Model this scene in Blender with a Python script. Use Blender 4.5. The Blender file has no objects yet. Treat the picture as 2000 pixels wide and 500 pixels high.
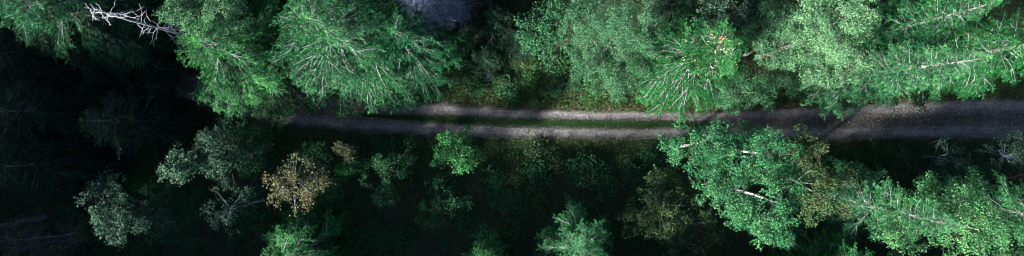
import bpy, math
import numpy as np
from mathutils import Matrix, Vector

# ------------------------------------------------------------------ camera, sky, sun, exposure
sc = bpy.context.scene
CAM_H = 65.0                      # drone height in metres; 20 photo pixels = 1 m on the ground
cam_d = bpy.data.cameras.new("camera"); cam = bpy.data.objects.new("camera", cam_d)
sc.collection.objects.link(cam)
cam.location = (0, 0, CAM_H); cam.rotation_euler = (0, 0, 0)
cam_d.sensor_width = 36.0; cam_d.lens = 36.0 * CAM_H / 100.0
cam_d.clip_start = 0.5; cam_d.clip_end = 2000
sc.camera = cam

SUN_EL, SUN_AZ = 23.0, 215.0      # azimuth: direction the light comes from, degrees from +X counter-clockwise
w = bpy.data.worlds.new("World"); sc.world = w; w.use_nodes = True
nt = w.node_tree; nt.nodes.clear()
sky = nt.nodes.new("ShaderNodeTexSky"); sky.sky_type = 'NISHITA'; sky.sun_disc = False
sky.sun_elevation = math.radians(SUN_EL); sky.sun_rotation = math.radians(90 - SUN_AZ)
bg = nt.nodes.new("ShaderNodeBackground"); bg.inputs[1].default_value = 0.05
wo = nt.nodes.new("ShaderNodeOutputWorld")
nt.links.new(sky.outputs[0], bg.inputs[0]); nt.links.new(bg.outputs[0], wo.inputs[0])
sun_d = bpy.data.lights.new("sun", 'SUN'); sun_d.energy = 5.0; sun_d.angle = math.radians(5.0)
sun_d.color = (1.0, 0.97, 0.91)
sun = bpy.data.objects.new("sun", sun_d); sc.collection.objects.link(sun)
sdir = Vector((math.cos(math.radians(SUN_AZ)) * math.cos(math.radians(SUN_EL)),
               math.sin(math.radians(SUN_AZ)) * math.cos(math.radians(SUN_EL)), math.sin(math.radians(SUN_EL))))
sun.rotation_euler = sdir.to_track_quat('Z', 'Y').to_euler()
sun.location = sdir * 120
sc.view_settings.view_transform = 'Standard'; sc.view_settings.look = 'None'
sc.view_settings.exposure = 2.5; sc.view_settings.gamma = 1.0
sc.cycles.max_bounces = 5; sc.cycles.diffuse_bounces = 1; sc.cycles.transmission_bounces = 2
sc.cycles.use_denoising = True; sc.cycles.filter_width = 1.05

R = np.random.default_rng(7)
COL = sc.collection

# ------------------------------------------------------------------ pixel helpers
def at(px, py, z=0.0):
    k = (CAM_H - z) / CAM_H / 20.0
    return np.array([(px - 1000) * k, (250 - py) * k, z])
def ppm(z): return 20.0 * CAM_H / (CAM_H - z)

# ------------------------------------------------------------------ materials
def new_mat(name):
    m = bpy.data.materials.new(name); m.use_nodes = True
    n = m.node_tree.nodes; n.clear()
    out = n.new("ShaderNodeOutputMaterial")
    return m, n, m.node_tree.links, out
def ramp(n, stops, interp='LINEAR'):
    r = n.new("ShaderNodeValToRGB"); e = r.color_ramp; e.interpolation = interp
    while len(e.elements) < len(stops): e.elements.new(0.5)
    for el, (p, c) in zip(e.elements, stops): el.position = p; el.color = (*c, 1)
    return r
def noise(n, l, scale, detail=3, rough=.6, coord=None):
    t = n.new("ShaderNodeTexNoise"); t.inputs['Scale'].default_value = scale
    t.inputs['Detail'].default_value = detail; t.inputs['Roughness'].default_value = rough
    if coord is not None: l.new(coord, t.inputs['Vector'])
    return t
def leaf_mat(name, c0, c1, c2, trans=.25, rough=.6, spec=.10, accent=None):
    """colour varies from leaf to leaf (tint attribute) and a little from clump to clump"""
    m, n, l, out = new_mat(name)
    at_ = n.new("ShaderNodeAttribute"); at_.attribute_name = "tint"
    tc = n.new("ShaderNodeTexCoord")
    nz = noise(n, l, .9, 2, .5, tc.outputs['Object'])
    oi = n.new("ShaderNodeObjectInfo")
    a = n.new("ShaderNodeMath"); a.operation = 'MULTIPLY_ADD'; l.new(nz.outputs[0], a.inputs[0])
    a.inputs[1].default_value = .55; a.inputs[2].default_value = -.28
    b = n.new("ShaderNodeMath"); b.operation = 'ADD'; l.new(a.outputs[0], b.inputs[0]); l.new(at_.outputs['Fac'], b.inputs[1])
    o2 = n.new("ShaderNodeMath"); o2.operation = 'MULTIPLY_ADD'; l.new(oi.outputs['Random'], o2.inputs[0])
    o2.inputs[1].default_value = .24; o2.inputs[2].default_value = -.12
    b2 = n.new("ShaderNodeMath"); b2.operation = 'ADD'; b2.use_clamp = True
    l.new(b.outputs[0], b2.inputs[0]); l.new(o2.outputs[0], b2.inputs[1])
    stops = [(0.0, c0), (.5, c1), (.93, c2)]
    if accent: stops.append((.985, accent))
    r = ramp(n, stops); l.new(b2.outputs[0], r.inputs[0])
    p = n.new("ShaderNodeBsdfPrincipled"); l.new(r.outputs[0], p.inputs['Base Color'])
    p.inputs['Roughness'].default_value = rough; p.inputs['Specular IOR Level'].default_value = spec
    t = n.new("ShaderNodeBsdfTranslucent"); l.new(r.outputs[0], t.inputs['Color'])
    mx = n.new("ShaderNodeMixShader"); mx.inputs[0].default_value = trans
    l.new(p.outputs[0], mx.inputs[1]); l.new(t.outputs[0], mx.inputs[2]); l.new(mx.outputs[0], out.inputs[0])
    return m
def bark_mat(name, c0, c1, scale=6, band=None):
    m, n, l, out = new_mat(name)
    tc = n.new("ShaderNodeTexCoord")
    nz = noise(n, l, scale, 5, .7, tc.outputs['Object'])
    r = ramp(n, [(.35, c0), (.65, c1)] if band is None else [(.3, band), (.42, c0), (.7, c1)])
    l.new(nz.outputs[0], r.inputs[0])
    p = n.new("ShaderNodeBsdfPrincipled"); l.new(r.outputs[0], p.inputs['Base Color'])
    p.inputs['Roughness'].default_value = .85; p.inputs['Specular IOR Level'].default_value = .2
    bp = n.new("ShaderNodeBump"); bp.inputs['Strength'].default_value = .5; bp.inputs['Distance'].default_value = .03
    l.new(nz.outputs[0], bp.inputs['Height']); l.new(bp.outputs[0], p.inputs['Normal'])
    l.new(p.outputs[0], out.inputs[0]); return m

M = {}
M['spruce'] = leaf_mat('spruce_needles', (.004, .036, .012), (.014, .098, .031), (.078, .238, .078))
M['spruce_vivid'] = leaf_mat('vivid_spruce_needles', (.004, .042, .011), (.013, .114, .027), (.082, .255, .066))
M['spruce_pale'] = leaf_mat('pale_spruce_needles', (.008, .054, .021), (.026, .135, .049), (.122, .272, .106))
M['spruce_shaded'] = leaf_mat('shaded_dark_spruce_needles', (.002, .012, .007), (.005, .026, .012), (.022, .075, .026))  # needle colour darkened to stand in for deep shade
M['spruce_mid'] = leaf_mat('shaded_green_spruce_needles', (.002, .028, .010), (.006, .070, .023), (.036, .170, .055))  # darker copy of the green, with crown shade in its colour
M['sallow'] = leaf_mat('grey_green_leaves', (.015, .060, .028), (.040, .120, .054), (.120, .225, .108), trans=.2, rough=.7)
M['sallow_pale'] = leaf_mat('pale_grey_green_leaves', (.024, .078, .036), (.062, .158, .072), (.160, .270, .130), trans=.2, rough=.7)
M['birch'] = leaf_mat('birch_leaves', (.008, .055, .021), (.030, .135, .052), (.135, .265, .105), accent=(.22, .25, .10))
M['pale'] = leaf_mat('pale_leaves', (.015, .080, .028), (.053, .170, .060), (.185, .310, .118))
M['teal'] = leaf_mat('teal_leaves', (.016, .045, .028), (.036, .085, .052), (.100, .160, .090), accent=(.20, .19, .08))
M['yellow'] = leaf_mat('yellowing_leaves', (.030, .055, .026), (.080, .085, .040), (.170, .140, .075), accent=(.20, .11, .05))
M['brown'] = leaf_mat('brownish_leaves', (.040, .042, .030), (.080, .072, .056), (.150, .130, .100))
M['olive'] = leaf_mat('olive_leaves', (.014, .045, .020), (.030, .070, .028), (.080, .100, .035), accent=(.20, .17, .03))
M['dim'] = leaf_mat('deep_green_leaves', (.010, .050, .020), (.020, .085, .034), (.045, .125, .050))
M['bush'] = leaf_mat('fresh_green_leaves', (.018, .100, .028), (.048, .195, .056), (.130, .310, .100))
M['herb'] = leaf_mat('herb_leaves', (.012, .045, .014), (.024, .080, .022), (.070, .120, .030), accent=(.18, .15, .03))
M['grass'] = leaf_mat('grass_blades', (.020, .055, .018), (.040, .090, .028), (.130, .140, .050), accent=(.22, .19, .08))
M['litter'] = leaf_mat('fallen_leaf', (.060, .045, .030), (.120, .075, .040), (.220, .120, .060), trans=.05)
M['cone'] = bark_mat('spruce_cone', (.30, .19, .10), (.42, .30, .18), 12)
M['bark'] = bark_mat('grey_bark', (.07, .065, .06), (.19, .185, .175), 5)
M['lichen'] = bark_mat('lichened_twig', (.08, .085, .088), (.25, .26, .265), 4)
M['birchbark'] = bark_mat('birch_bark', (.36, .355, .34), (.60, .59, .57), 5, (.05, .045, .04))
M['deadwood'] = bark_mat('weathered_dead_wood', (.18, .19, .20), (.44, .45, .47), 5)
M['deadtwig'] = bark_mat('blue_grey_dead_twigs', (.07, .085, .125), (.21, .245, .33), 3)
M['redtwig'] = bark_mat('red_brown_dead_wood', (.10, .045, .030), (.26, .12, .08), 5)
M['dimtwig'] = bark_mat('shaded_blue_twig', (.025, .03, .04), (.09, .10, .125), 4)  # twig colour darkened to carry the shade
M['darkbark'] = bark_mat('dark_bark', (.05, .045, .04), (.14, .13, .12), 6)

# ------------------------------------------------------------------ mesh helpers
def mesh_np(name, V, Q, mats, midx=None, tint=None, smooth=None):
    V = np.asarray(V, np.float32).reshape(-1, 3); Q = np.asarray(Q, np.int32).reshape(-1, 4)
    me = bpy.data.meshes.new(name)
    me.vertices.add(len(V)); me.vertices.foreach_set('co', V.ravel())
    me.loops.add(Q.size); me.loops.foreach_set('vertex_index', Q.ravel())
    me.polygons.add(len(Q)); me.polygons.foreach_set('loop_start', np.arange(0, Q.size, 4, dtype=np.int32))
    for m in mats: me.materials.append(m)
    if midx is not None: me.polygons.foreach_set('material_index', np.asarray(midx, np.int32))
    if smooth is not None: me.polygons.foreach_set('use_smooth', np.asarray(smooth, bool))
    if tint is not None:
        a = me.attributes.new('tint', 'FLOAT', 'FACE'); a.data.foreach_set('value', np.asarray(tint, np.float32))
    me.update(calc_edges=True)
    return me
class MB:
    """collects tubes and leaf quads into one mesh; slot 0 = wood, slot 1 = leaf"""
    def __init__(s): s.V = []; s.Q = []; s.mi = []; s.t = []; s.sm = []; s.n = 0
    def add(s, V, Q, mi, tint, smooth=False):
        V = np.asarray(V).reshape(-1, 3); Q = np.asarray(Q).reshape(-1, 4)
        s.V.append(V); s.Q.append(Q + s.n); s.n += len(V)
        s.mi.append(np.full(len(Q), mi)); s.t.append(np.broadcast_to(tint, (len(Q),))); s.sm.append(np.full(len(Q), smooth))
    def tube(s, P, r, k=5, mi=0):
        P = np.asarray(P, float); r = np.broadcast_to(r, (len(P),))
        T = np.gradient(P, axis=0); T /= np.linalg.norm(T, axis=1)[:, None] + 1e-9
        ref = np.where(np.abs(T[:, 2:3]) > .9, np.array([[1., 0, 0]]), np.array([[0, 0, 1.]]))
        A = np.cross(T, ref); A /= np.linalg.norm(A, axis=1)[:, None] + 1e-9; B = np.cross(T, A)
        th = np.arange(k) * 2 * math.pi / k
        V = P[:, None, :] + r[:, None, None] * (np.cos(th)[None, :, None] * A[:, None, :] + np.sin(th)[None, :, None] * B[:, None, :])
        i = np.arange(len(P) - 1)[:, None] * k; j = np.arange(k)[None, :]; j2 = (j + 1) % k
        Q = np.stack([i + j, i + j2, i + k + j2, i + k + j], -1).reshape(-1, 4)
        s.add(V.reshape(-1, 3), Q, mi, .5, True)
    def leaves(s, C, D, N, L, W, tint, mi=1):
        """rhombic leaves: base C, direction D, normal N, length L, width W"""
        C = np.asarray(C); nD = D / (np.linalg.norm(D, axis=1)[:, None] + 1e-9)
        S = np.cross(nD, N); S /= np.linalg.norm(S, axis=1)[:, None] + 1e-9
        L = np.broadcast_to(L, (len(C),))[:, None]; W = np.broadcast_to(W, (len(C),))[:, None]
        mid = C + nD * L * .48
        V = np.stack([C, mid + S * W * .5, C + nD * L, mid - S * W * .5], 1)
        Q = np.arange(len(C) * 4).reshape(-1, 4)
        s.add(V.reshape(-1, 3), Q, mi, tint)
    def build(s, name, mats):
        return mesh_np(name, np.concatenate(s.V), np.concatenate(s.Q), mats, np.concatenate(s.mi), np.concatenate(s.t), np.concatenate(s.sm))
def link(name, data, parent=None):
    o = bpy.data.objects.new(name, data); COL.objects.link(o)
    if parent is not None: o.parent = parent
    return o
def tag(o, label=None, cat=None, group=None, kind=None):
    if label: o['label'] = label
    if cat: o['category'] = cat
    if group: o['group'] = group
    if kind: o['kind'] = kind
    return o
def thing(name, label, cat, loc, rz=0.0, group=None):
    o = link(name, None); o.location = loc; o.rotation_euler = (0, 0, rz); o.empty_display_size = .3
    return tag(o, label, cat, group)

# ------------------------------------------------------------------ the road line and the ground
RC = [(-500, 95, 40), (-200, 105, 40), (0, 112, 38), (150, 122, 37), (300, 150, 36), (420, 183, 36), (550, 210, 36), (700, 225, 36), (850, 233, 36),
      (1000, 240, 33), (1200, 244, 31), (1400, 244, 31), (1600, 240, 37), (1800, 233, 42), (2000, 231, 46), (2200, 235, 46), (2500, 250, 46)]
rcx = np.array([(p[0] - 1000) / 20 for p in RC]); rcy = np.array([(250 - p[1]) / 20 for p in RC]); rcw = np.array([p[2] / 20 for p in RC])
def smooth_interp(x, ys):
    x = np.asarray(x, float)
    return sum(np.interp(x + d, rcx, ys) for d in np.linspace(-3, 3, 13)) / 13
def road_y(x): return smooth_interp(x, rcy)
def road_w(x): return smooth_interp(x, rcw)
wv = [(R.uniform(.05, .35), R.uniform(.05, .35), R.uniform(0, 6.28), R.uniform(.05, .16)) for _ in range(14)]
def ground_z(x, y):
    z = sum(a * np.sin(fx * x + fy * y + ph) for fx, fy, ph, a in wv) * .55
    d = np.abs(y - road_y(x)); wdt = road_w(x)
    k = np.clip((d - wdt - .1) / 2.0, 0, 1)
    return -0.06 + k * (z * 1.0 + .05) - .10 * np.exp(-((d - wdt - .9) / .5) ** 2)

xs = np.concatenate([np.linspace(-300, -75, 20)[:-1], np.linspace(-75, 75, 301), np.linspace(75, 300, 20)[1:]])
ys = np.concatenate([np.linspace(-300, -32, 20)[:-1], np.linspace(-32, 32, 161), np.linspace(32, 300, 20)[1:]])
X, Y = np.meshgrid(xs, ys, indexing='ij')
Z = ground_z(X, Y)
nx, ny = X.shape
ii, jj = np.meshgrid(np.arange(nx - 1), np.arange(ny - 1), indexing='ij')
Q = np.stack([ii * ny + jj, (ii + 1) * ny + jj, (ii + 1) * ny + jj + 1, ii * ny + jj + 1], -1).reshape(-1, 4)
m, n, l, out = new_mat('forest_floor')
tc = n.new("ShaderNodeTexCoord")
n1 = noise(n, l, .35, 6, .65, tc.outputs['Object']); n2 = noise(n, l, 7, 5, .7, tc.outputs['Object'])
r1 = ramp(n, [(.35, (.010, .017, .008)), (.55, (.016, .022, .010)), (.7, (.026, .021, .013))]); l.new(n1.outputs[0], r1.inputs[0])
r2 = ramp(n, [(.3, (.5, .5, .5)), (.7, (1.5, 1.4, 1.2))]); l.new(n2.outputs[0], r2.inputs[0])
mx = n.new("ShaderNodeMix"); mx.data_type = 'RGBA'; mx.blend_type = 'MULTIPLY'; mx.inputs[0].default_value = 1
l.new(r1.outputs[0], mx.inputs[6]); l.new(r2.outputs[0], mx.inputs[7])
p = n.new("ShaderNodeBsdfPrincipled"); p.inputs['Roughness'].default_value = .95; l.new(mx.outputs[2], p.inputs['Base Color'])
bp = n.new("ShaderNodeBump"); bp.inputs['Strength'].default_value = .8; bp.inputs['Distance'].default_value = .1
l.new(n2.outputs[0], bp.inputs['Height']); l.new(bp.outputs[0], p.inputs['Normal']); l.new(p.outputs[0], out.inputs[0])
g = link('ground', mesh_np('ground', np.stack([X, Y, Z], -1), Q, [m], smooth=np.ones(len(Q), bool)))
tag(g, 'dark forest floor of soil, moss and fallen needles under the trees', 'ground', kind='structure')

# road ribbon: u across, slight crown and two worn wheel tracks
rx = np.arange(-72, 72.01, .35); us = np.linspace(-1, 1, 33)
RX, U = np.meshgrid(rx, us, indexing='ij')
edge = 1 + .07 * np.sin(RX * 1.3) * np.sin(RX * .47 + 1) + .05 * np.sin(RX * 3.1 + 2)
RY = road_y(RX) + U * road_w(RX) * np.where(np.abs(U) > .9, edge, 1)
trk = np.exp(-((np.abs(U) - .52) / .2) ** 2)
RZ = .03 - .05 * trk - .09 * np.clip(np.abs(U) - .88, 0, 1) / .12 + .008 * np.sin(RX * 5 + U * 9)
nx, ny = RX.shape
ii, jj = np.meshgrid(np.arange(nx - 1), np.arange(ny - 1), indexing='ij')
Q = np.stack([ii * ny + jj, (ii + 1) * ny + jj, (ii + 1) * ny + jj + 1, ii * ny + jj + 1], -1).reshape(-1, 4)
m, n, l, out = new_mat('gravel_road')
au = n.new("ShaderNodeAttribute"); au.attribute_name = "across"
tc = n.new("ShaderNodeTexCoord")
mp = n.new("ShaderNodeMapping"); mp.inputs['Scale'].default_value = (.12, 1.6, 1); l.new(tc.outputs['Object'], mp.inputs['Vector'])
ns = noise(n, l, 1.6, 6, .7, mp.outputs[0])           # streaks along the wheel tracks
nf = noise(n, l, 5.5, 6, .85, tc.outputs['Object'])      # loose stones
nb = noise(n, l, .8, 5, .7, tc.outputs['Object'])
ab = n.new("ShaderNodeMath"); ab.operation = 'ABSOLUTE'; l.new(au.outputs['Fac'], ab.inputs[0])
wob = n.new("ShaderNodeMath"); wob.operation = 'MULTIPLY_ADD'; wob.inputs[1].default_value = .6; wob.inputs[2].default_value = -.30
l.new(ns.outputs[0], wob.inputs[0])
ad = n.new("ShaderNodeMath"); ad.operation = 'ADD'; l.new(ab.outputs[0], ad.inputs[0]); l.new(wob.outputs[0], ad.inputs[1])
rr = ramp(n, [(0, (.034, .032, .026)), (.24, (.042, .038, .033)), (.40, (.098, .094, .094)), (.62, (.118, .113, .112)), (.80, (.050, .047, .045)), (.98, (.026, .023, .018))])
l.new(ad.outputs[0], rr.inputs[0])
rf = ramp(n, [(.32, (.35, .35, .36)), (.5, (1, 1, 1)), (.68, (2.1, 2.05, 2.0))]); l.new(nf.outputs[0], rf.inputs[0])
rb = ramp(n, [(.35, (.55, .55, .58)), (.65, (1.4, 1.38, 1.36))]); l.new(nb.outputs[0], rb.inputs[0])
m1 = n.new("ShaderNodeMix"); m1.data_type = 'RGBA'; m1.blend_type = 'MULTIPLY'; m1.inputs[0].default_value = 1
l.new(rr.outputs[0], m1.inputs[6]); l.new(rf.outputs[0], m1.inputs[7])
m2 = n.new("ShaderNodeMix"); m2.data_type = 'RGBA'; m2.blend_type = 'MULTIPLY'; m2.inputs[0].default_value = 1
l.new(m1.outputs[2], m2.inputs[6]); l.new(rb.outputs[0], m2.inputs[7])
p = n.new("ShaderNodeBsdfPrincipled"); p.inputs['Roughness'].default_value = .9; l.new(m2.outputs[2], p.inputs['Base Color'])
bp = n.new("ShaderNodeBump"); bp.inputs['Strength'].default_value = .7; bp.inputs['Distance'].default_value = .03
l.new(nf.outputs[0], bp.inputs['Height']); l.new(bp.outputs[0], p.inputs['Normal']); l.new(p.outputs[0], out.inputs[0])
me = mesh_np('road', np.stack([RX, RY, RZ], -1), Q, [m], smooth=np.ones(len(Q), bool))
a = me.attributes.new('across', 'FLOAT', 'POINT'); a.data.foreach_set('value', U.astype(np.float32).ravel())
tag(link('road', me), 'narrow gravel forest road with two pale wheel tracks', 'road', kind='structure')

# ------------------------------------------------------------------ conifer boughs (shared meshes)
def rnd(a, b, n=None): return R.uniform(a, b, n)
def make_bough(L, mode, needles='spruce', nd=1.0):
    """one spruce bough along +X, length L: a bent axis that forks, wood in the middle, needle sprays on side twigs"""
    b = MB(); dead = needles == 'dead'
    if mode == 'up': a1, a2, a3 = rnd(.3, .55), -.3, .15
    else: a1, a2, a3 = rnd(.02, .2), rnd(-.75, -.45), rnd(.12, .40)
    s1, s2, w1 = rnd(-.28, .28), rnd(-.3, .3), rnd(2.5, 5)
    def main(t):
        t = np.asarray(t, float)
        return np.stack([L * t * (1 - .06 * t), L * (s1 * t * t + s2 * np.sin(t * w1) * .22), L * (a1 * t + a2 * t ** 2 + a3 * t ** 3)], -1)
    axes = [(main, L, .07, 1.0)]
    nf_ = {1.3: 0, 2.4: 2, 4.2: 4, 5.6: 6}[L]
    for k in range(nf_):
        t0 = rnd(.22, .8); sd = 1 if k % 2 else -1; ll = L * rnd(.22, .42) * (1.15 - .6 * t0) * 1.35
        P0 = main(t0); tg = main(min(1, t0 + .05)) - P0; a0 = math.atan2(tg[1], tg[0]) + sd * math.radians(rnd(22, 50)); sl = tg[2] / (np.linalg.norm(tg[:2]) + 1e-6)
        cv = -sd * rnd(.0, .5); dz = rnd(.15, .5)
        def ax(t, P0=P0, a0=a0, ll=ll, cv=cv, sl=sl, dz=dz):
            t = np.asarray(t, float); an = a0 + cv * t
            return P0 + np.stack([np.cos(an) * ll * t, np.sin(an) * ll * t, ll * (sl * t - dz * t * t)], -1)
        axes.append((ax, ll, .15, .8))
    C = []; D = []; T = []; LL = []
    step = .18 if L > 2.2 else .12
    for axi, (curve, La, t0, wk) in enumerate(axes):
        ns = 9 if axi == 0 else 5
        b.tube(curve(np.linspace(0, 1, ns)), np.linspace((.0085 * L + .010) * (1 if axi == 0 else .6), .006, ns), 5 if axi == 0 else 4)
        for s in (-1, 1):
            tt = t0
            while True:
                tt += step / La * rnd(.6, 1.5)
                if tt > .995: break
                inner = tt < .5 and axi == 0
                tl = (rnd(.16, .42) if rnd(0, 1) < .75 else rnd(.4, .75)) * (1.0 if L > 2.2 else .8) * (1.15 - .45 * tt)
                if rnd(0, 1) < (.25 if inner else .1): continue
                P0 = curve(tt); tg = curve(min(1, tt + .03)) - curve(tt - .03)
                ang = math.atan2(tg[1], tg[0]) + math.radians(rnd(28, 72)) * s
                d = np.array([math.cos(ang), math.sin(ang), rnd(-.7, .15)])
                npt = max(3, int(tl / .07)); u = np.linspace(.1, 1, npt)
                Pt = P0 + d[None, :] * (u * tl)[:, None]; Pt[:, 2] -= .45 * tl * u ** 2
                b.tube(np.stack([P0, Pt[npt // 2], Pt[-1]]), [.009, .006, .003], 3, 0 if dead or rnd(0, 1) < .25 else 1)
                if dead and rnd(0, 1) < .72: continue
                bare = .3 if inner else .15 if tt < .8 else 0
                base_t = rnd(-.22, .22)
                for q in range(npt):
                    if u[q] < bare: continue
                    k = int(round((3.7 if not dead else .9) * nd + rnd(-.5, .5)))
                    for _ in range(k):
                        an = ang + rnd(-.95, .95)
                        C.append(Pt[q] + rnd(-.04, .04, 3)); D.append([math.cos(an), math.sin(an), rnd(-.5, .4)])
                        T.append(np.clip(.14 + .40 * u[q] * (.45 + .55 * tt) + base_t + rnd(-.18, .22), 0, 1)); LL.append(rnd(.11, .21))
    C = np.array(C); D = np.array(D); n_ = len(C)
    N = np.stack([rnd(-.6, .6, n_), rnd(-.6, .6, n_), np.ones(n_)], -1)
    if dead: b.leaves(C, D, N, np.array(LL) * 2.2, .03, np.array(T), 0)
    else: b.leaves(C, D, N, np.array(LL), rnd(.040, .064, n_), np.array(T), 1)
    return b
BOUGH = {}
def boughs(style, wood, leaf, nd=1.0):
    out_ = {}
    for cls, L, mode, cnt in (('s', 1.3, 'up', 3), ('m', 2.4, 'up', 3), ('l', 4.2, 'down', 4), ('x', 5.6, 'down', 4)):
        out_[cls] = [(make_bough(L, mode, style, nd).build('bough', [M[wood], M[leaf]]), L) for _ in range(cnt)]
    BOUGH[(style, leaf)] = out_
# geometry is made once, then re-used with other needle colours
boughs('spruce', 'lichen', 'spruce')
for leaf in ('spruce_vivid', 'spruce_pale', 'spruce_shaded', 'spruce_mid'):
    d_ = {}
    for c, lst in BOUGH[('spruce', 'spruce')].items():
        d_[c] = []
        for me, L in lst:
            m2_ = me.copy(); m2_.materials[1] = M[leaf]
            if leaf == 'spruce_shaded': m2_.materials[0] = M['dimtwig']
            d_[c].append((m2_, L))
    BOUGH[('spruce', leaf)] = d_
boughs('dead', 'deadtwig', 'spruce', 1.0)

def leader_mesh(leaf):
    b = MB(); b.tube([(0, 0, 0), (0, 0, .6), (.02, 0, 1.2)], [.03, .02, .006], 5)
    n_ = 260; z = rnd(0, 1.2, n_); th = rnd(0, 6.28, n_); rr_ = (1.25 - z) * .32 * rnd(.1, 1, n_)
    C = np.stack([np.cos(th) * rr_, np.sin(th) * rr_, z], -1)
    D = np.stack([np.cos(th), np.sin(th), rnd(0, .8, n_)], -1); N = np.stack([rnd(-.5, .5, n_), rnd(-.5, .5, n_), np.ones(n_)], -1)
    b.leaves(C, D, N, rnd(.12, .2, n_), .07, rnd(.4, 1, n_), 1)
    return b.build('crown', [M['lichen'], M[leaf]])
LEAD = {k: leader_mesh(k) for k in ('spruce', 'spruce_vivid', 'spruce_pale', 'spruce_shaded', 'spruce_mid')}
def trunk_mesh(h, r, mat, name='trunk', lean=0.0, k=8):
    b = MB(); z = np.linspace(-.4, h, 9); ph = rnd(0, 6.28)
    P = np.stack([lean * np.sin(z * .35 + ph) * .12 * z ** .5 if False else .06 * np.sin(z * .5 + ph), .06 * np.cos(z * .43 + ph), z], -1)
    rad = r * (1 - np.clip(z / h, 0, 1)) ** .8 + .012; rad[0] *= 1.35; rad[1] *= 1.05
    b.tube(P, rad, k); return b.build(name, [M[mat]])

def spruce(tip, h, Rr, label, leaf='spruce', name='spruce_tree', cb=.14, spacing=.62, per=5, group=None, dead=False, cones=0, droop=1.0, prof=.75):
    tx, ty, _ = at(tip[0], tip[1], h)
    bz = float(ground_z(tx, ty))
    t = thing(name, label, 'tree', (tx, ty, bz), 0, group)
    link('trunk', trunk_mesh(h, .012 * h + .03, 'bark' if not dead else 'deadwood'), t)
    if dead:
        b = MB(); b.tube([(0, 0, h - 1.5), (0, 0, h - .2)], [.03, .006], 5); cr = link('crown', b.build('crown', [M['deadtwig']]), t)
    else:
        cr = link('crown', LEAD[leaf], t)
        # the leader sits on the trunk top; sub-parts are placed in its frame
        cr.location = (0, 0, h - .7)
    off = Vector((0, 0, 0)) if dead else Vector((0, 0, -(h - .7)))
    lib = BOUGH[('dead', 'spruce')] if dead else BOUGH[('spruce', leaf)]
    z = h - .5; az0 = rnd(0, 6.28); zb = h * cb; tips = []
    while z > zb:
        f = (h - z) / (h - zb)
        Lb = Rr * min(1, (f + .03) ** prof) * (1 if f < .85 else 1 - 1.2 * (f - .85))
        az0 += rnd(.4, .9)
        np_ = per if f > .12 else 4
        for k in range(np_):
            if rnd(0, 1) < .06: continue
            az = az0 + k * 2 * math.pi / np_ + rnd(-.45, .45)
            ln = max(.45, Lb * (rnd(.78, 1.15) if rnd(0, 1) < .7 else rnd(.5, .8)))
            cls = 's' if ln < 1.7 else 'm' if ln < 3.0 else 'l' if ln < 4.7 else 'x'
            me, L = lib[cls][int(rnd(0, len(lib[cls])))]
            s = ln / L
            pitch = math.radians((-22 * (1 - f) + 14 * f) * droop + rnd(-8, 8))
            o = link('bough', me, cr)
            o.location = off + Vector((0, 0, z + rnd(-.25, .25)))
            o.rotation_euler = (rnd(-.25, .25), pitch, az); o.scale = (s, s * rnd(.85, 1.15), s)
            tips.append((az, ln, z, pitch))
        z -= spacing * rnd(.75, 1.25) * (.6 + .5 * f)
    if cones:
        b = MB(); 
        for _ in range(cones):
            az, ln, zz, pi_ = tips[int(rnd(0, len(tips) * .45))]
            q = rnd(.5, .95); P = np.array([math.cos(az) * ln * q, math.sin(az) * ln * q, zz + ln * q * (.18 - .1 * q) + .12]); P[:2] += rnd(-.2, .2, 2)
            d = np.array([rnd(-.6, .6), rnd(-.6, .6), -.5]); d /= np.linalg.norm(d)
            b.tube([P, P + d * .05, P + d * .11, P + d * .15], [.01, .035, .03, .008], 5)
        o = link('cones', b.build('cones', [M['cone']]), t); o['kind'] = 'stuff'
    return t

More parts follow.
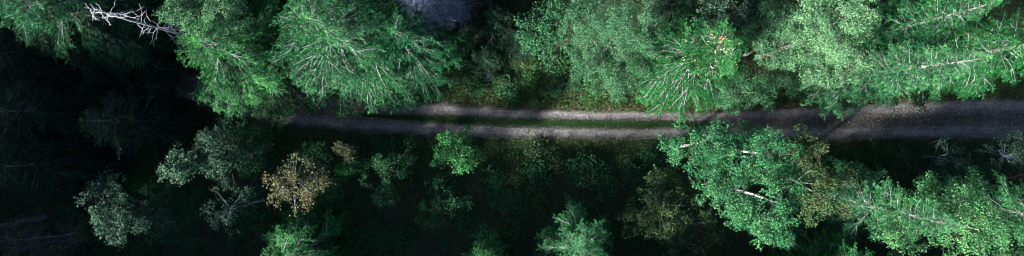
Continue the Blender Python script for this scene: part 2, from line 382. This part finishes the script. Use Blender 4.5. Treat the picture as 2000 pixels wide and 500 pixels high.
# ------------------------------------------------------------------ broadleaf trees: lobes of leaf clusters on limbs
def broadleaf(lobes, label, leaf, name='birch_tree', bark='birchbark', lsize=.15, dens=1.0, cl=.34, bare=0.0, group=None, cat='tree', trunk_r=None, flat=.8, base=None, gap=None):
    """lobes: (px, py, z, radius_px[, squash]) from the photograph, z = height of the lobe's centre"""
    W = [(at(a_[0], a_[1], a_[2]), a_[3] / ppm(a_[2])) for a_ in lobes]
    cen = np.mean([w_[0] for w_ in W], axis=0) if base is None else at(base[0], base[1], 0)
    bx, by = cen[0], cen[1]; bz = float(ground_z(bx, by))
    top = max(w_[0][2] for w_ in W)
    t = thing(name, label, cat, (bx, by, bz), 0, group)
    O = np.array([bx, by, bz])
    tr = trunk_r or .011 * top + .03
    hi = max(W, key=lambda w_: w_[0][2])
    # trunk: rises and bends towards the highest lobe
    b = MB(); u = np.linspace(0, 1, 9); e = hi[0] - O
    P = np.stack([e[0] * u ** 2.2, e[1] * u ** 2.2, -.4 + (e[2] + .4) * u], -1); P[1:-1, :2] += rnd(-.05, .05, (7, 2))
    rad = tr * (1 - u) ** .7 + .015; rad[0] *= 1.3
    b.tube(P, rad, 7); link('trunk', b.build('trunk', [M[bark]]), t)
    crown = MB(); allc = []
    for c, r in W:
        c = c - O
        s0 = P[np.argmin(np.abs(P[:, 2] - max(.3, c[2] - r * 1.3 - .25 * math.hypot(c[0], c[1]))))]
        lb = MB(); uu = np.linspace(0, 1, 6)[:, None]
        mid = (s0 + c) / 2 + np.array([0, 0, -.15 * r]) + rnd(-.15, .15, 3) * r
        Pl = (1 - uu) ** 2 * s0 + 2 * uu * (1 - uu) * mid + uu ** 2 * c
        lb.tube(Pl, np.linspace(tr * .42 + .012, .018, 6), 5)
        nsub = max(4, int(dens * 4.4 * r ** 1.8))           # boughlets, each a clump of its own with gaps between
        v = R.normal(size=(nsub, 3)); v /= np.linalg.norm(v, axis=1)[:, None]
        v[:, 2] = np.where(v[:, 2] < -.35, -v[:, 2] * .6, v[:, 2])
        rad_ = np.clip(rnd(.0, 1, nsub) ** .4, .25, 1) * rnd(.8, 1.22, nsub)
        sc_ = c + v * rad_[:, None] * np.array([r, r, r * flat])
        k_ = 11; ncl = nsub * k_; spread = cl * rnd(.75, 1.35, nsub).repeat(k_)[:, None]
        st = np.repeat(rnd(-.13, .13, nsub), k_)
        pv = R.normal(size=(ncl, 3)); pv[:, 2] = np.abs(pv[:, 2]) * 1.1 - .25; pv /= np.linalg.norm(pv, axis=1)[:, None]
        cc = np.repeat(sc_, k_, 0) + pv * spread * np.array([1.3, 1.3, .9]) * rnd(.75, 1.1, (ncl, 1))
        v = np.repeat(v, k_, 0) * .35 + pv * .9
        if gap:
            pr = CAM_H / (CAM_H - (cc[:, 2] + O[2])) * 20; gx = 1000 + (cc[:, 0] + O[0]) * pr; gy = 250 - (cc[:, 1] + O[1]) * pr
            ok = np.ones(ncl, bool)
            for g0, g1, g2 in gap: ok &= (gx - g0) ** 2 + (gy - g1) ** 2 > g2 ** 2
            cc = cc[ok]; v = v[ok]; st = st[ok]; ncl = len(cc)
        for q in range(0, ncl, 5):       # fine twigs out to the clusters
            m_ = c + (cc[q] - c) * .5 + rnd(-.12, .12, 3)
            lb.tube([c + (cc[q] - c) * .02, m_, cc[q]], [.016, .010, .004], 3)
        link('limb', lb.build('limb', [M[bark if bark in ('deadwood', 'deadtwig') else 'darkbark']]), t)
        keep = R.random(ncl) > bare
        cc = cc[keep]; v = v[keep]; st = st[keep]
        per = max(4, int(16 * (.15 / lsize) ** 1.4))
        n_ = len(cc) * per
        off = R.normal(size=(len(cc), per, 3)) * np.array([cl, cl, cl * .6]) * .42
        C = (cc[:, None, :] + off).reshape(-1, 3)
        nv = np.repeat(v, per, 0)
        D = nv * .5 + R.normal(size=(n_, 3)) * .7; D[:, 2] -= .25
        N = nv * .75 + R.normal(size=(n_, 3)) * .42; N[:, 2] += .6
        ct = np.repeat(st + rnd(-.06, .06, len(cc)), per)
        crown.leaves(C, D, N, (lw := rnd(.5, 1.35, n_) * lsize), lw * rnd(.55, .8, n_), np.clip(.42 + ct + R.normal(size=n_) * .16, 0, 1), 1)
    link('crown', crown.build('crown', [M['bark'], M[leaf]]), t)
    return t

# ================================================================== THE TREES
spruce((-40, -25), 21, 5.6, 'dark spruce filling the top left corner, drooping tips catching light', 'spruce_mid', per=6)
spruce((-60, 215), 15, 5.2, 'nearly black spruce on the left edge between the road and the dead branches', 'spruce_shaded')
spruce((-40, 330), 14, 4.8, 'nearly black spruce on the left edge above the bluish bare trunk', 'spruce_shaded')
spruce((45, 50), 14, 5.2, 'blackish spruce added at the left, reaching over the shaded end of the road', 'spruce_shaded')  # added with the next two to hide the road end in dark
spruce((180, 62), 12, 5.0, 'blackish spruce added between the white dead snag and the road bend', 'spruce_shaded')
spruce((-75, 95), 12, 5.0, 'blackish spruce added on the left edge over the end of the road', 'spruce_shaded')
spruce((965, 25), 7, 3.0, 'small blackish spruce added to darken the gap at the top centre', 'spruce_shaded', name='young_spruce_tree')  # this and the next three are added to fill gaps with dark
spruce((945, 115), 5, 2.4, 'low blackish spruce added as shade right of the darker green spruce, below the gap', 'spruce_shaded', name='young_spruce_tree')
spruce((1010, 70), 5.5, 2.4, 'low blackish spruce added as shade left of the dark broadleaf tree', 'spruce_shaded', name='young_spruce_tree')
spruce((1345, -12), 8, 3.0, 'small blackish spruce added to darken the gap above the vivid round spruce', 'spruce_shaded', name='young_spruce_tree')
spruce((165, 235), 13, 4.8, 'blackish spruce added below the bend of the road, left of the grey-green tree', 'spruce_shaded')  # added dark tree to overhang the road bend
spruce((378, 80), 17, 7.0, 'deep green spruce right of the white dead snag, with bright left fringe', 'spruce_vivid', per=6)
spruce((595, 32), 21, 8.2, 'large bright spruce with long pale radiating branches over the road', 'spruce', per=6, spacing=.7)
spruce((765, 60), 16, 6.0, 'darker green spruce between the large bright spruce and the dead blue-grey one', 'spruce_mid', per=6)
spruce((800, -30), 16, 4.8, 'dead blue-grey spruce with bare hanging twigs at the top edge', name='dead_spruce_tree', dead=True, per=7, spacing=.55)
spruce((1425, 85), 17, 5.9, 'vivid green round spruce with brown cones and white branch streaks beside the road', 'spruce_vivid', cones=260, per=6)
spruce((1925, 112), 24, 3.7, 'pale green spruce leaning right above the road, tip with bleached branches', 'spruce_pale', per=6)
spruce((1945, 5), 22, 3.7, 'mid green spruce with its tip touching the top edge at upper right', 'spruce', per=6)
spruce((2180, 60), 24, 4.4, 'spruce on the right edge with layered yellowish green hanging boughs', 'spruce_vivid')
spruce((2090, -90), 22, 4.0, 'bright spruce cut off by the top right corner', 'spruce_vivid')
spruce((535, 525), 13, 4.8, 'spruce on the bottom edge below the yellow tree, bluish branches and bright tips', 'spruce_vivid')
spruce((940, 530), 12, 2.5, 'small young spruce on the bottom edge left of the upright-tipped one', 'spruce_vivid', name='young_spruce_tree')
spruce((1150, 520), 15, 4.4, 'pale tipped spruce at the bottom edge centre, boughs pointing up', 'spruce_pale')
spruce((1870, 440), 20, 4.2, 'spruce with curved feathery boughs reaching up behind the pale tree, lower right', 'spruce_pale')
spruce((1730, 560), 16, 4.2, 'green spruce on the bottom edge between the birch and the pale tree', 'spruce_vivid')
spruce((2200, 450), 20, 4.2, 'dark green spruce at the right edge below the red-brown dead wood', 'spruce')

broadleaf([(390, 18, 16, 55), (445, 30, 14, 50), (345, 2, 17, 40)], 'yellowish grey-green tree at the top edge above the deep green spruce', 'sallow', 'broadleaf_tree', 'darkbark', .12, 1.4)
broadleaf([(1070, 70, 8, 45), (1060, 100, 6, 32), (1092, 40, 9, 40), (1042, 40, 7, 35)], 'dark broadleaf tree left of the grey-green puffy tree', 'dim', 'broadleaf_tree', 'darkbark', .17)
broadleaf([(1180, 60, 12, 60), (1240, 38, 15, 50), (1150, 112, 9, 50), (1212, 130, 10, 46), (1200, 165, 6, 34), (1130, 40, 9, 50), (1262, 80, 14, 32)],
          'puffy grey-green tree left of the vivid round spruce', 'sallow', 'sallow_tree', 'darkbark', .105, 1.7, .36)
broadleaf([(1430, 30, 11, 45), (1385, 5, 11, 40), (1470, 10, 11, 40)], 'shaded grey-green tree behind the vivid round spruce at the top edge', 'teal', 'broadleaf_tree', 'bark', .14)
broadleaf([(1520, 90, 11, 55), (1540, 150, 9, 45), (1500, 40, 11, 50), (1560, 50, 12, 40)], 'dull grey-green tree right of the vivid round spruce', 'sallow', 'sallow_tree', 'darkbark', .105, 1.7, .36)
broadleaf([(1640, 52, 17, 55), (1600, 28, 16, 50), (1600, 110, 13, 55), (1650, 122, 14, 45), (1672, 20, 18, 38)],
          'tall pale grey-green puffy tree left of the dark gap at upper right', 'sallow_pale', 'sallow_tree', 'darkbark', .105, 1.7, .36)
broadleaf([(1440, 168, 6, 40), (1482, 180, 6, 35), (1420, 195, 4, 24)], 'low grey-green tree between the vivid round spruce and the road', 'sallow', 'sallow_tree', 'darkbark', .105, 1.7, .36)

broadleaf([(230, 440, 10, 50), (215, 400, 8.5, 46), (260, 412, 7, 45), (200, 372, 6, 32), (305, 430, 5.5, 38)], 'teal-leaved tree in the lower left, brightest at its lower side', 'teal', 'broadleaf_tree', 'bark', .17)
broadleaf([(60, 482, 6, 60), (140, 472, 5, 42), (15, 468, 7, 45)], 'brownish thin-leaved bush in the bottom left corner', 'brown', 'brown_bush', 'deadtwig', .12, .8, .4, .35, cat='bush')
broadleaf([(370, 315, 9, 48), (420, 298, 8, 48), (343, 335, 9, 26), (452, 332, 7, 38), (440, 272, 6, 42)], 'grey-green tree below the dark road bend, pale left edge', 'teal', 'broadleaf_tree', 'bark', .17)
broadleaf([(450, 408, 8, 40), (428, 422, 8, 28), (482, 395, 6, 33)], 'sparse small-leaved tree with bare twigs left of the bottom spruce', 'teal', 'broadleaf_tree', 'deadwood', .15, .6, .4, .45)
broadleaf([(575, 350, 9, 48), (543, 366, 9, 34), (612, 335, 8, 38), (600, 378, 7, 34)], 'yellowing tree with tan leaves above the bottom left spruce', 'yellow', 'broadleaf_tree', 'deadwood', .16, .75, .4, .2)
broadleaf([(672, 280, 5.5, 24), (682, 300, 4, 24)], 'small sparse yellowish sapling below the road, left of centre', 'yellow', 'sapling', 'bark', .16, .7, .3, .2)
broadleaf([(690, 325, 2.5, 28), (665, 335, 2, 26)], 'deep green bush just below the yellowish sapling', 'bush', 'leafy_bush', 'bark', .17, .7, cat='bush')
broadleaf([(888, 292, 4.5, 34), (902, 268, 4, 22), (912, 316, 3, 26), (868, 300, 3.5, 22)], 'bright fresh green young tree alone at the lower road edge', 'bush', 'young_tree', 'bark', .17, 1.1)
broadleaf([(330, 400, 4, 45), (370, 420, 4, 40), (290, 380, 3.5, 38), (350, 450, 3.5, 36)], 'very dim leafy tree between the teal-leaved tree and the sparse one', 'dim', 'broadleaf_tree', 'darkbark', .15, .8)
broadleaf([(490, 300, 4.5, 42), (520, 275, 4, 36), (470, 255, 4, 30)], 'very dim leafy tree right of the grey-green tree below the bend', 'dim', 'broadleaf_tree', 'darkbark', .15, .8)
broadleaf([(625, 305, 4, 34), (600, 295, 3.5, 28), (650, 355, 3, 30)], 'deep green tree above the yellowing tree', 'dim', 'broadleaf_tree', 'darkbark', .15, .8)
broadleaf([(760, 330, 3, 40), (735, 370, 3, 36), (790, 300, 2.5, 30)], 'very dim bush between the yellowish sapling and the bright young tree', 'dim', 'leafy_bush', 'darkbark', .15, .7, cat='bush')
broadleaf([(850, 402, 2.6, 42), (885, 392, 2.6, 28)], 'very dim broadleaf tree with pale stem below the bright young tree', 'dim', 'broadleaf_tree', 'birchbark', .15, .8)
broadleaf([(1290, 400, 7, 58), (1340, 440, 7, 58), (1250, 425, 6, 42), (1300, 360, 5, 38)], 'dark olive tree between the pale-tipped spruce and the birches', 'olive', 'broadleaf_tree', 'bark', .15, .9)
broadleaf([(1345, 280, 13, 52), (1392, 265, 14, 40), (1380, 322, 12, 50), (1425, 305, 13, 44)], 'birch crown nearest the road, lower right', 'birch', 'birch_tree', 'birchbark', .125, 1.3)
broadleaf([(1500, 300, 14, 50), (1472, 270, 12, 40), (1532, 332, 13, 38)], 'birch crown behind the one nearest the road, right of it', 'birch', 'birch_tree', 'birchbark', .125, 1.3)
broadleaf([(1482, 420, 16, 58), (1532, 402, 17, 52), (1432, 402, 14, 44), (1402, 372, 11, 36), (1508, 455, 17, 42), (1462, 340, 8, 34), (1450, 352, 5, 36)], 'brightest birch with white trunk showing, left of the olive-yellow tree', 'birch', 'birch_tree', 'birchbark', .125, 1.3, trunk_r=.15, base=(1400, 358), gap=[(1428, 367, 7), (1440, 369, 7), (1486, 379, 6), (1500, 382, 6)])
broadleaf([(1560, 290, 8, 45), (1592, 330, 9, 45), (1612, 395, 12, 38), (1570, 400, 10, 42), (1642, 360, 8, 38)], 'dark olive tree with yellow leaf patches right of the birches', 'olive', 'broadleaf_tree', 'bark', .15)
broadleaf([(1850, 420, 15, 78), (1922, 452, 17, 66), (1792, 392, 13, 56), (1760, 452, 13, 52), (1882, 372, 12, 42), (1952, 482, 16, 42)],
          'largest pale green leafy tree in the lower right corner', 'pale', 'broadleaf_tree', 'birchbark', .13, 1.35, trunk_r=.15, base=(1720, 405), gap=[(1812, 425, 7), (1828, 428, 7), (1850, 433, 6), (1890, 442, 6)])
broadleaf([(1850, 300, 5, 32), (1872, 320, 4, 28)], 'sparse grey-leaved bush by the bare red-brown branches', 'teal', 'grey_bush', 'deadtwig', .12, .6, .4, .5, cat='bush')
broadleaf([(1960, 305, 5, 40), (1995, 290, 5, 32)], 'grey-leaved bush on the right edge below the road', 'teal', 'grey_bush', 'deadtwig', .12, .8, .4, .35, cat='bush')

# ------------------------------------------------------------------ dead wood
def snag(p0, p1, h, nbr, brl, label, name='dead_snag', mat='deadwood', r=.2, zb=.15, cat='dead tree'):
    """standing dead trunk from ground pixel p0; its top shows at pixel p1 at height h"""
    A = at(p0[0], p0[1]); A[2] = float(ground_z(A[0], A[1])); Bv = at(p1[0], p1[1], h) - A
    t = thing(name, label, cat, A)
    u = np.linspace(0, 1, 12); P = u[:, None] * Bv; P[1:-1] += rnd(-.05, .05, (10, 3)); P[0, 2] -= .3
    b = MB(); b.tube(P, r * (1 - u) ** .8 + .02, 7); link('trunk', b.build('trunk', [M[mat]]), t)
    for k in range(nbr):
        f = rnd(zb, .98); P0 = f * Bv; az = rnd(0, 6.28); ln = brl * (1.1 - f * .75) * rnd(.5, 1.25)
        d = np.array([math.cos(az), math.sin(az), rnd(-.35, .3)])
        b = MB(); q = np.linspace(0, 1, 5)[:, None]; Pb = P0 + d * ln * q; Pb[:, 2:] -= .25 * ln * q ** 2; Pb[1:] += rnd(-.08, .08, (4, 3)) * ln
        b.tube(Pb, np.linspace(.026, .009, 5), 4)
        for _ in range(int(rnd(1, 4))):
            s = int(rnd(1, 4)); e = d + R.normal(size=3) * .8; e /= np.linalg.norm(e)
            b.tube([Pb[s], Pb[s] + e * ln * .2, Pb[s] + e * ln * rnd(.3, .45) + np.array([0, 0, -.1])], [.02, .014, .008], 3)
        link('branch', b.build('branch', [M[mat]]), t)
    return t
bp_ = at(165, 14, 20); snag((1000 + bp_[0] * 20, 250 - bp_[1] * 20), (165, 14), 20, 46, 2.3, 'bleached white dead snag with short bare branches at the upper left', r=.13, zb=.2)
snag((85, 424), (-70, 455), 9, 4, .8, 'bluish bare trunk on the left edge above the brown bush', 'bare_tree', 'deadtwig', .26, .5)
snag((1810, 345), (1838, 268), 5.5, 12, 2.2, 'bare grey dead sapling with crooked branches below the road at right', 'dead_sapling', 'dimtwig', .05, .15)
snag((1780, 340), (1760, 290), 4, 8, 1.8, 'small bare dead sapling left of the crooked grey one', 'dead_sapling', 'dimtwig', .04, .2)
def fallen(pix, label, mat, r, nbr, name='fallen_tree'):
    P = []
    for k, (px, py) in enumerate(pix):
        v = at(px, py); v[2] = float(ground_z(v[0], v[1])) + r * .8 + (.5 if 0 < k < len(pix) - 1 else .2); P.append(v)
    P = np.array(P); A = P[0].copy(); t = thing(name, label, 'fallen tree', A); P = P - A
    b = MB(); b.tube(P, np.linspace(r, r * .3, len(P)), 6); link('trunk', b.build('trunk', [M[mat]]), t)
    for k in range(nbr):
        s = rnd(.1, .95) * (len(P) - 1); i = int(s); P0 = P[i] + (P[min(i + 1, len(P) - 1)] - P[i]) * (s - i)
        d = R.normal(size=3); d[2] = abs(d[2]) * .6; d /= np.linalg.norm(d); ln = rnd(.6, 1.8)
        b = MB(); Pb = np.array([P0, P0 + d * ln * .5 + rnd(-.1, .1, 3), P0 + d * ln + rnd(-.2, .2, 3)]); b.tube(Pb, [.03, .02, .008], 4)
        e = d + R.normal(size=3) * .7; b.tube([Pb[1], Pb[1] + e * .25, Pb[1] + e * .5], [.016, .012, .006], 3)
        link('branch', b.build('branch', [M[mat]]), t)
fallen([(1990, 372), (1940, 362), (1890, 360), (1840, 352), (1795, 345)], 'red-brown fallen dead tree under the bushes at the right edge', 'redtwig', .16, 26)
fallen([(2010, 335), (1970, 345), (1930, 350)], 'short red-brown dead branch beside the grey bush at the right edge', 'redtwig', .09, 12, 'dead_branch')
fallen([(1288, 425), (1315, 450), (1345, 485)], 'pale bare branch lying in the dark olive tree, bottom', 'deadwood', .07, 5, 'bare_branch')

# ------------------------------------------------------------------ unseen rest of the wood; bottom and left heights shaped to shade the scene
b = MB(); b.tube([(0, 0, 0), (0, 0, 1)], [.02, .005], 4)
Cs, Ds, Ts = [], [], []
nb_ = 2600
f = R.random(nb_) ** .6; th = rnd(0, 6.28, nb_); z = 1 - f * .88; rad_ = .21 * (f + .03) ** .75
for k in range(3):
    q = rnd(.35, 1, nb_)
    C = np.stack([np.cos(th) * rad_ * q, np.sin(th) * rad_ * q, z - .05 * q ** 2 + rnd(-.01, .01, nb_)], -1)
    a_ = th + rnd(-.9, .9, nb_); D = np.stack([np.cos(a_), np.sin(a_), rnd(-.6, .1, nb_)], -1)
    N = np.stack([rnd(-.5, .5, nb_), rnd(-.5, .5, nb_), np.ones(nb_)], -1)
    b.leaves(C, D, N, rnd(.02, .045, nb_), .016, np.clip(.3 + .3 * q + rnd(-.2, .2, nb_), 0, 1), 1)
far_crown = b.build('crown', [M['bark'], M['spruce_shaded']])
far_trunk = trunk_mesh(1.0, .014, 'bark')
spots = []
for x in np.arange(-62, 63, 5.4):
    for ya, yb in ((16.5, 21), (22, 28)): spots.append((x + rnd(-2, 2), rnd(ya, yb), rnd(15, 21)))
k_sun = math.tan(math.radians(SUN_EL)) / math.sin(math.radians(SUN_AZ - 180)); k_x = 1 / math.tan(math.radians(SUN_AZ - 180))
for x in np.arange(-98, 63, 4.6):
    for ya, yb in ((-20, -16.5), (-27, -22), (-34, -29)):
        xx, yy = x + rnd(-1.5, 1.5), rnd(ya, yb)
        xr = xx - yy * k_x                                # where this tree's shade crosses the road
        zr = -.4 if -9 < xr < 24 else 3.0 if xr > -28 else 9.0  # heights shaped so sunlight reaches only the road's middle stretch
        spots.append((xx, yy, min(29, zr - yy * k_sun) + rnd(-1, 1)))
for x in (-54, -60, -66, -72):
    for y in np.arange(-15, 16, 4.6): spots.append((x - 1 + rnd(-1, 1), y + rnd(-1.5, 1.5), rnd(24, 29) if not -7 < y < 6 else rnd(16, 18)))  # left rows raised for shade, lowered where sun should pass
for x in (60, 66):
    for y in np.arange(-14, 15, 6): spots.append((x + rnd(-2, 2), y + rnd(-1.5, 1.5), rnd(14, 20)))
for x, y, h in spots:
    if abs(y - float(road_y(x))) < 5.0: continue
    side = 'top' if y > 15 else 'bottom' if y < -15 else 'left' if x < 0 else 'right'
    t = thing('spruce_tree', 'unseen dark spruce of the wood just beyond the %s edge of the picture' % side, 'tree', (x, y, float(ground_z(x, y))), rnd(0, 6.28), 'spruces beyond the %s edge' % side)
    for nm, d in (('trunk', far_trunk), ('crown', far_crown)):
        o = link(nm, d, t); o.scale = (h * rnd(.95, 1.1),) * 2 + (h,)

# ------------------------------------------------------------------ undergrowth
def shrub_mesh(leaf, ls, n_cl):
    b = MB()
    cc = R.normal(size=(n_cl, 3)) * np.array([.42, .42, .2]); cc[:, 2] = np.abs(cc[:, 2]) + .35
    for q in range(0, n_cl, 2): b.tube([(0, 0, 0), cc[q] * np.array([.4, .4, .6]), cc[q]], [.015, .01, .004], 3)
    per = 16; n_ = n_cl * per
    C = (cc[:, None, :] + R.normal(size=(n_cl, per, 3)) * np.array([.16, .16, .1])).reshape(-1, 3)
    D = R.normal(size=(n_, 3)); D[:, 2] *= .5; N = R.normal(size=(n_, 3)) * .5; N[:, 2] += 1
    b2 = MB(); b2.leaves(C, D, N, rnd(.7, 1.4, n_) * ls, rnd(.5, .7, n_) * ls, np.clip(.45 + R.normal(size=n_) * .2, 0, 1), 0)
    return b.build('stems', [M['darkbark']]), b2.build('foliage', [M[leaf]])
SH = [shrub_mesh('dim', .17, 30), shrub_mesh('herb', .15, 34), shrub_mesh('dim', .13, 36), shrub_mesh('herb', .2, 24), shrub_mesh('olive', .15, 30)]
def place_shrub(px, py, s, k, label, group, name='leafy_shrub'):
    x, y, _ = at(px, py); t = thing(name, label, 'shrub', (x, y, float(ground_z(x, y)) - .03), rnd(0, 6.28), group)
    a_, b_ = SH[k % len(SH)]
    for nm, d in (('stems', a_), ('foliage', b_)):
        o = link(nm, d, t); o.scale = (s, s, s * rnd(.7, 1.1))
for _ in range(46):
    px = rnd(900, 1215); py = rnd(110, 200); place_shrub(px, py, rnd(.6, 1.25), int(rnd(0, 5)), 'leafy green shrub in the clearing above the middle of the road', 'shrubs in the clearing above the road')
for _ in range(90):
    px = rnd(480, 1320); py = rnd(285, 500); place_shrub(px, py, rnd(.7, 1.7), int(rnd(0, 3)) * 2 % 5, 'dim shrub in the dark undergrowth below the middle of the road', 'shrubs in the dark undergrowth below the road')
for _ in range(24):
    px = rnd(1550, 2000); py = rnd(285, 345); place_shrub(px, py, rnd(.5, 1.1), int(rnd(0, 5)), 'dim low shrub along the lower road edge at right', 'low shrubs below the road at right')
for _ in range(18):
    px = rnd(1650, 2000); py = rnd(120, 185); place_shrub(px, py, rnd(.5, .9), int(rnd(0, 5)), 'dim low shrub along the upper road edge at right', 'low shrubs above the road at right')
for _ in range(30):
    px = rnd(0, 480); py = rnd(200, 500); place_shrub(px, py, rnd(.7, 1.5), 0, 'nearly black shrub in the dark undergrowth at the left', 'shrubs in the dark at left')

def scatter(name, label, cat, n_, xr, fy, leafm, L, W, up, tint0=.45, zoff=.0):
    """ground cover nobody could count, as one object"""
    x = rnd(xr[0], xr[1], n_); y = fy(x, n_); z = ground_z(x, y) + zoff
    C = np.stack([x, y, z], -1)
    th = rnd(0, 6.28, n_); D = np.stack([np.cos(th), np.sin(th), rnd(up[0], up[1], n_)], -1)
    N = R.normal(size=(n_, 3)) * .5; N[:, 2] += 1
    b = MB(); b.leaves(C, D, N, rnd(L[0], L[1], n_), rnd(W[0], W[1], n_), np.clip(tint0 + R.normal(size=n_) * .22, 0, 1), 0)
    tag(link(name, b.build(name, [M[leafm]])), label, cat, kind='stuff')
def edge_y(side, d0, d1):
    def f_(x, n_): return road_y(x) + side * (road_w(x) * rnd(.93, 1.03, n_) + .22 * np.sin(x * 1.7 + side) * np.sin(x * .6) + .12 * np.sin(x * 4.3) + d0 + (d1 - d0) * R.random(n_) ** 1.5)
    return f_
scatter('verge_grass', 'yellowish green grass along the upper road edge', 'grass', 42000, (-50, 56), edge_y(1, -.2, 1.9), 'grass', (.14, .36), (.025, .06), (.2, 1.5), .55)
scatter('verge_grass', 'dark green grass along the lower road edge', 'grass', 36000, (-50, 56), edge_y(-1, -.2, 1.9), 'grass', (.14, .34), (.025, .06), (.2, 1.5), .35)
def mid_y(x, n_): return road_y(x) + .02 + R.normal(size=n_) * .20 * np.clip((18 - np.abs(x - 3)) / 9, .12, 1)
scatter('median_grass', 'green grass strip between the two wheel tracks', 'grass', 26000, (-15, 21), mid_y, 'grass', (.09, .22), (.025, .05), (.2, 1.2), .30, .08)
def floor_y(x, n_):
    y = rnd(-16, 16, n_); d = y - road_y(x); wd = road_w(x) + .5
    return np.where(np.abs(d) < wd, road_y(x) + np.sign(d) * (wd + rnd(0, 3, n_)), y)
scatter('ground_herbs', 'low leafy herbs and moss covering the forest floor', 'ground cover', 120000, (-54, 54), floor_y, 'herb', (.12, .30), (.06, .14), (-.1, .7), .42, .06)
def lit_y(x, n_): return road_y(x) + R.normal(size=n_) * .6 * road_w(x) + np.sign(R.random(n_) - .4) * road_w(x) * .75
scatter('fallen_leaves', 'small tan and orange fallen leaves strewn along the road edges', 'leaves', 5000, (-20, 54), lit_y, 'litter', (.06, .13), (.04, .08), (-.05, .15), .5, .10)

n_ = 5000; x = rnd(-48, 54, n_); u_ = np.clip(R.normal(size=n_) * .5, -1, 1); y = road_y(x) + u_ * road_w(x) * .95
C = np.stack([x, y, np.full(n_, .02)], -1); r_ = rnd(.018, .06, n_)[:, None, None] * rnd(.6, 1.2, (n_, 1, 3))
cube = np.array([(-1, -1, -.4), (1, -1, -.4), (1, 1, -.4), (-1, 1, -.4), (-.6, -.7, .8), (.7, -.6, .7), (.6, .7, .8), (-.7, .6, .7)], float)
th = rnd(0, 6.28, n_); rot = np.stack([np.cos(th), -np.sin(th), np.sin(th), np.cos(th)], -1).reshape(-1, 2, 2)
V = cube[None] * r_; V[:, :, :2] = np.einsum('nij,nkj->nki', rot, V[:, :, :2]); V = V + C[:, None, :]
fq = np.array([(4, 5, 6, 7), (0, 1, 5, 4), (1, 2, 6, 5), (2, 3, 7, 6), (3, 0, 4, 7)])
Q = (fq[None] + (np.arange(n_) * 8)[:, None, None]).reshape(-1, 4)
M['stone'] = bark_mat('road_stone', (.10, .10, .10), (.26, .25, .25), 2)
tag(link('loose_gravel', mesh_np('loose_gravel', V, Q, [M['stone']])), 'loose grey stones scattered over the gravel road', 'gravel', kind='stuff')
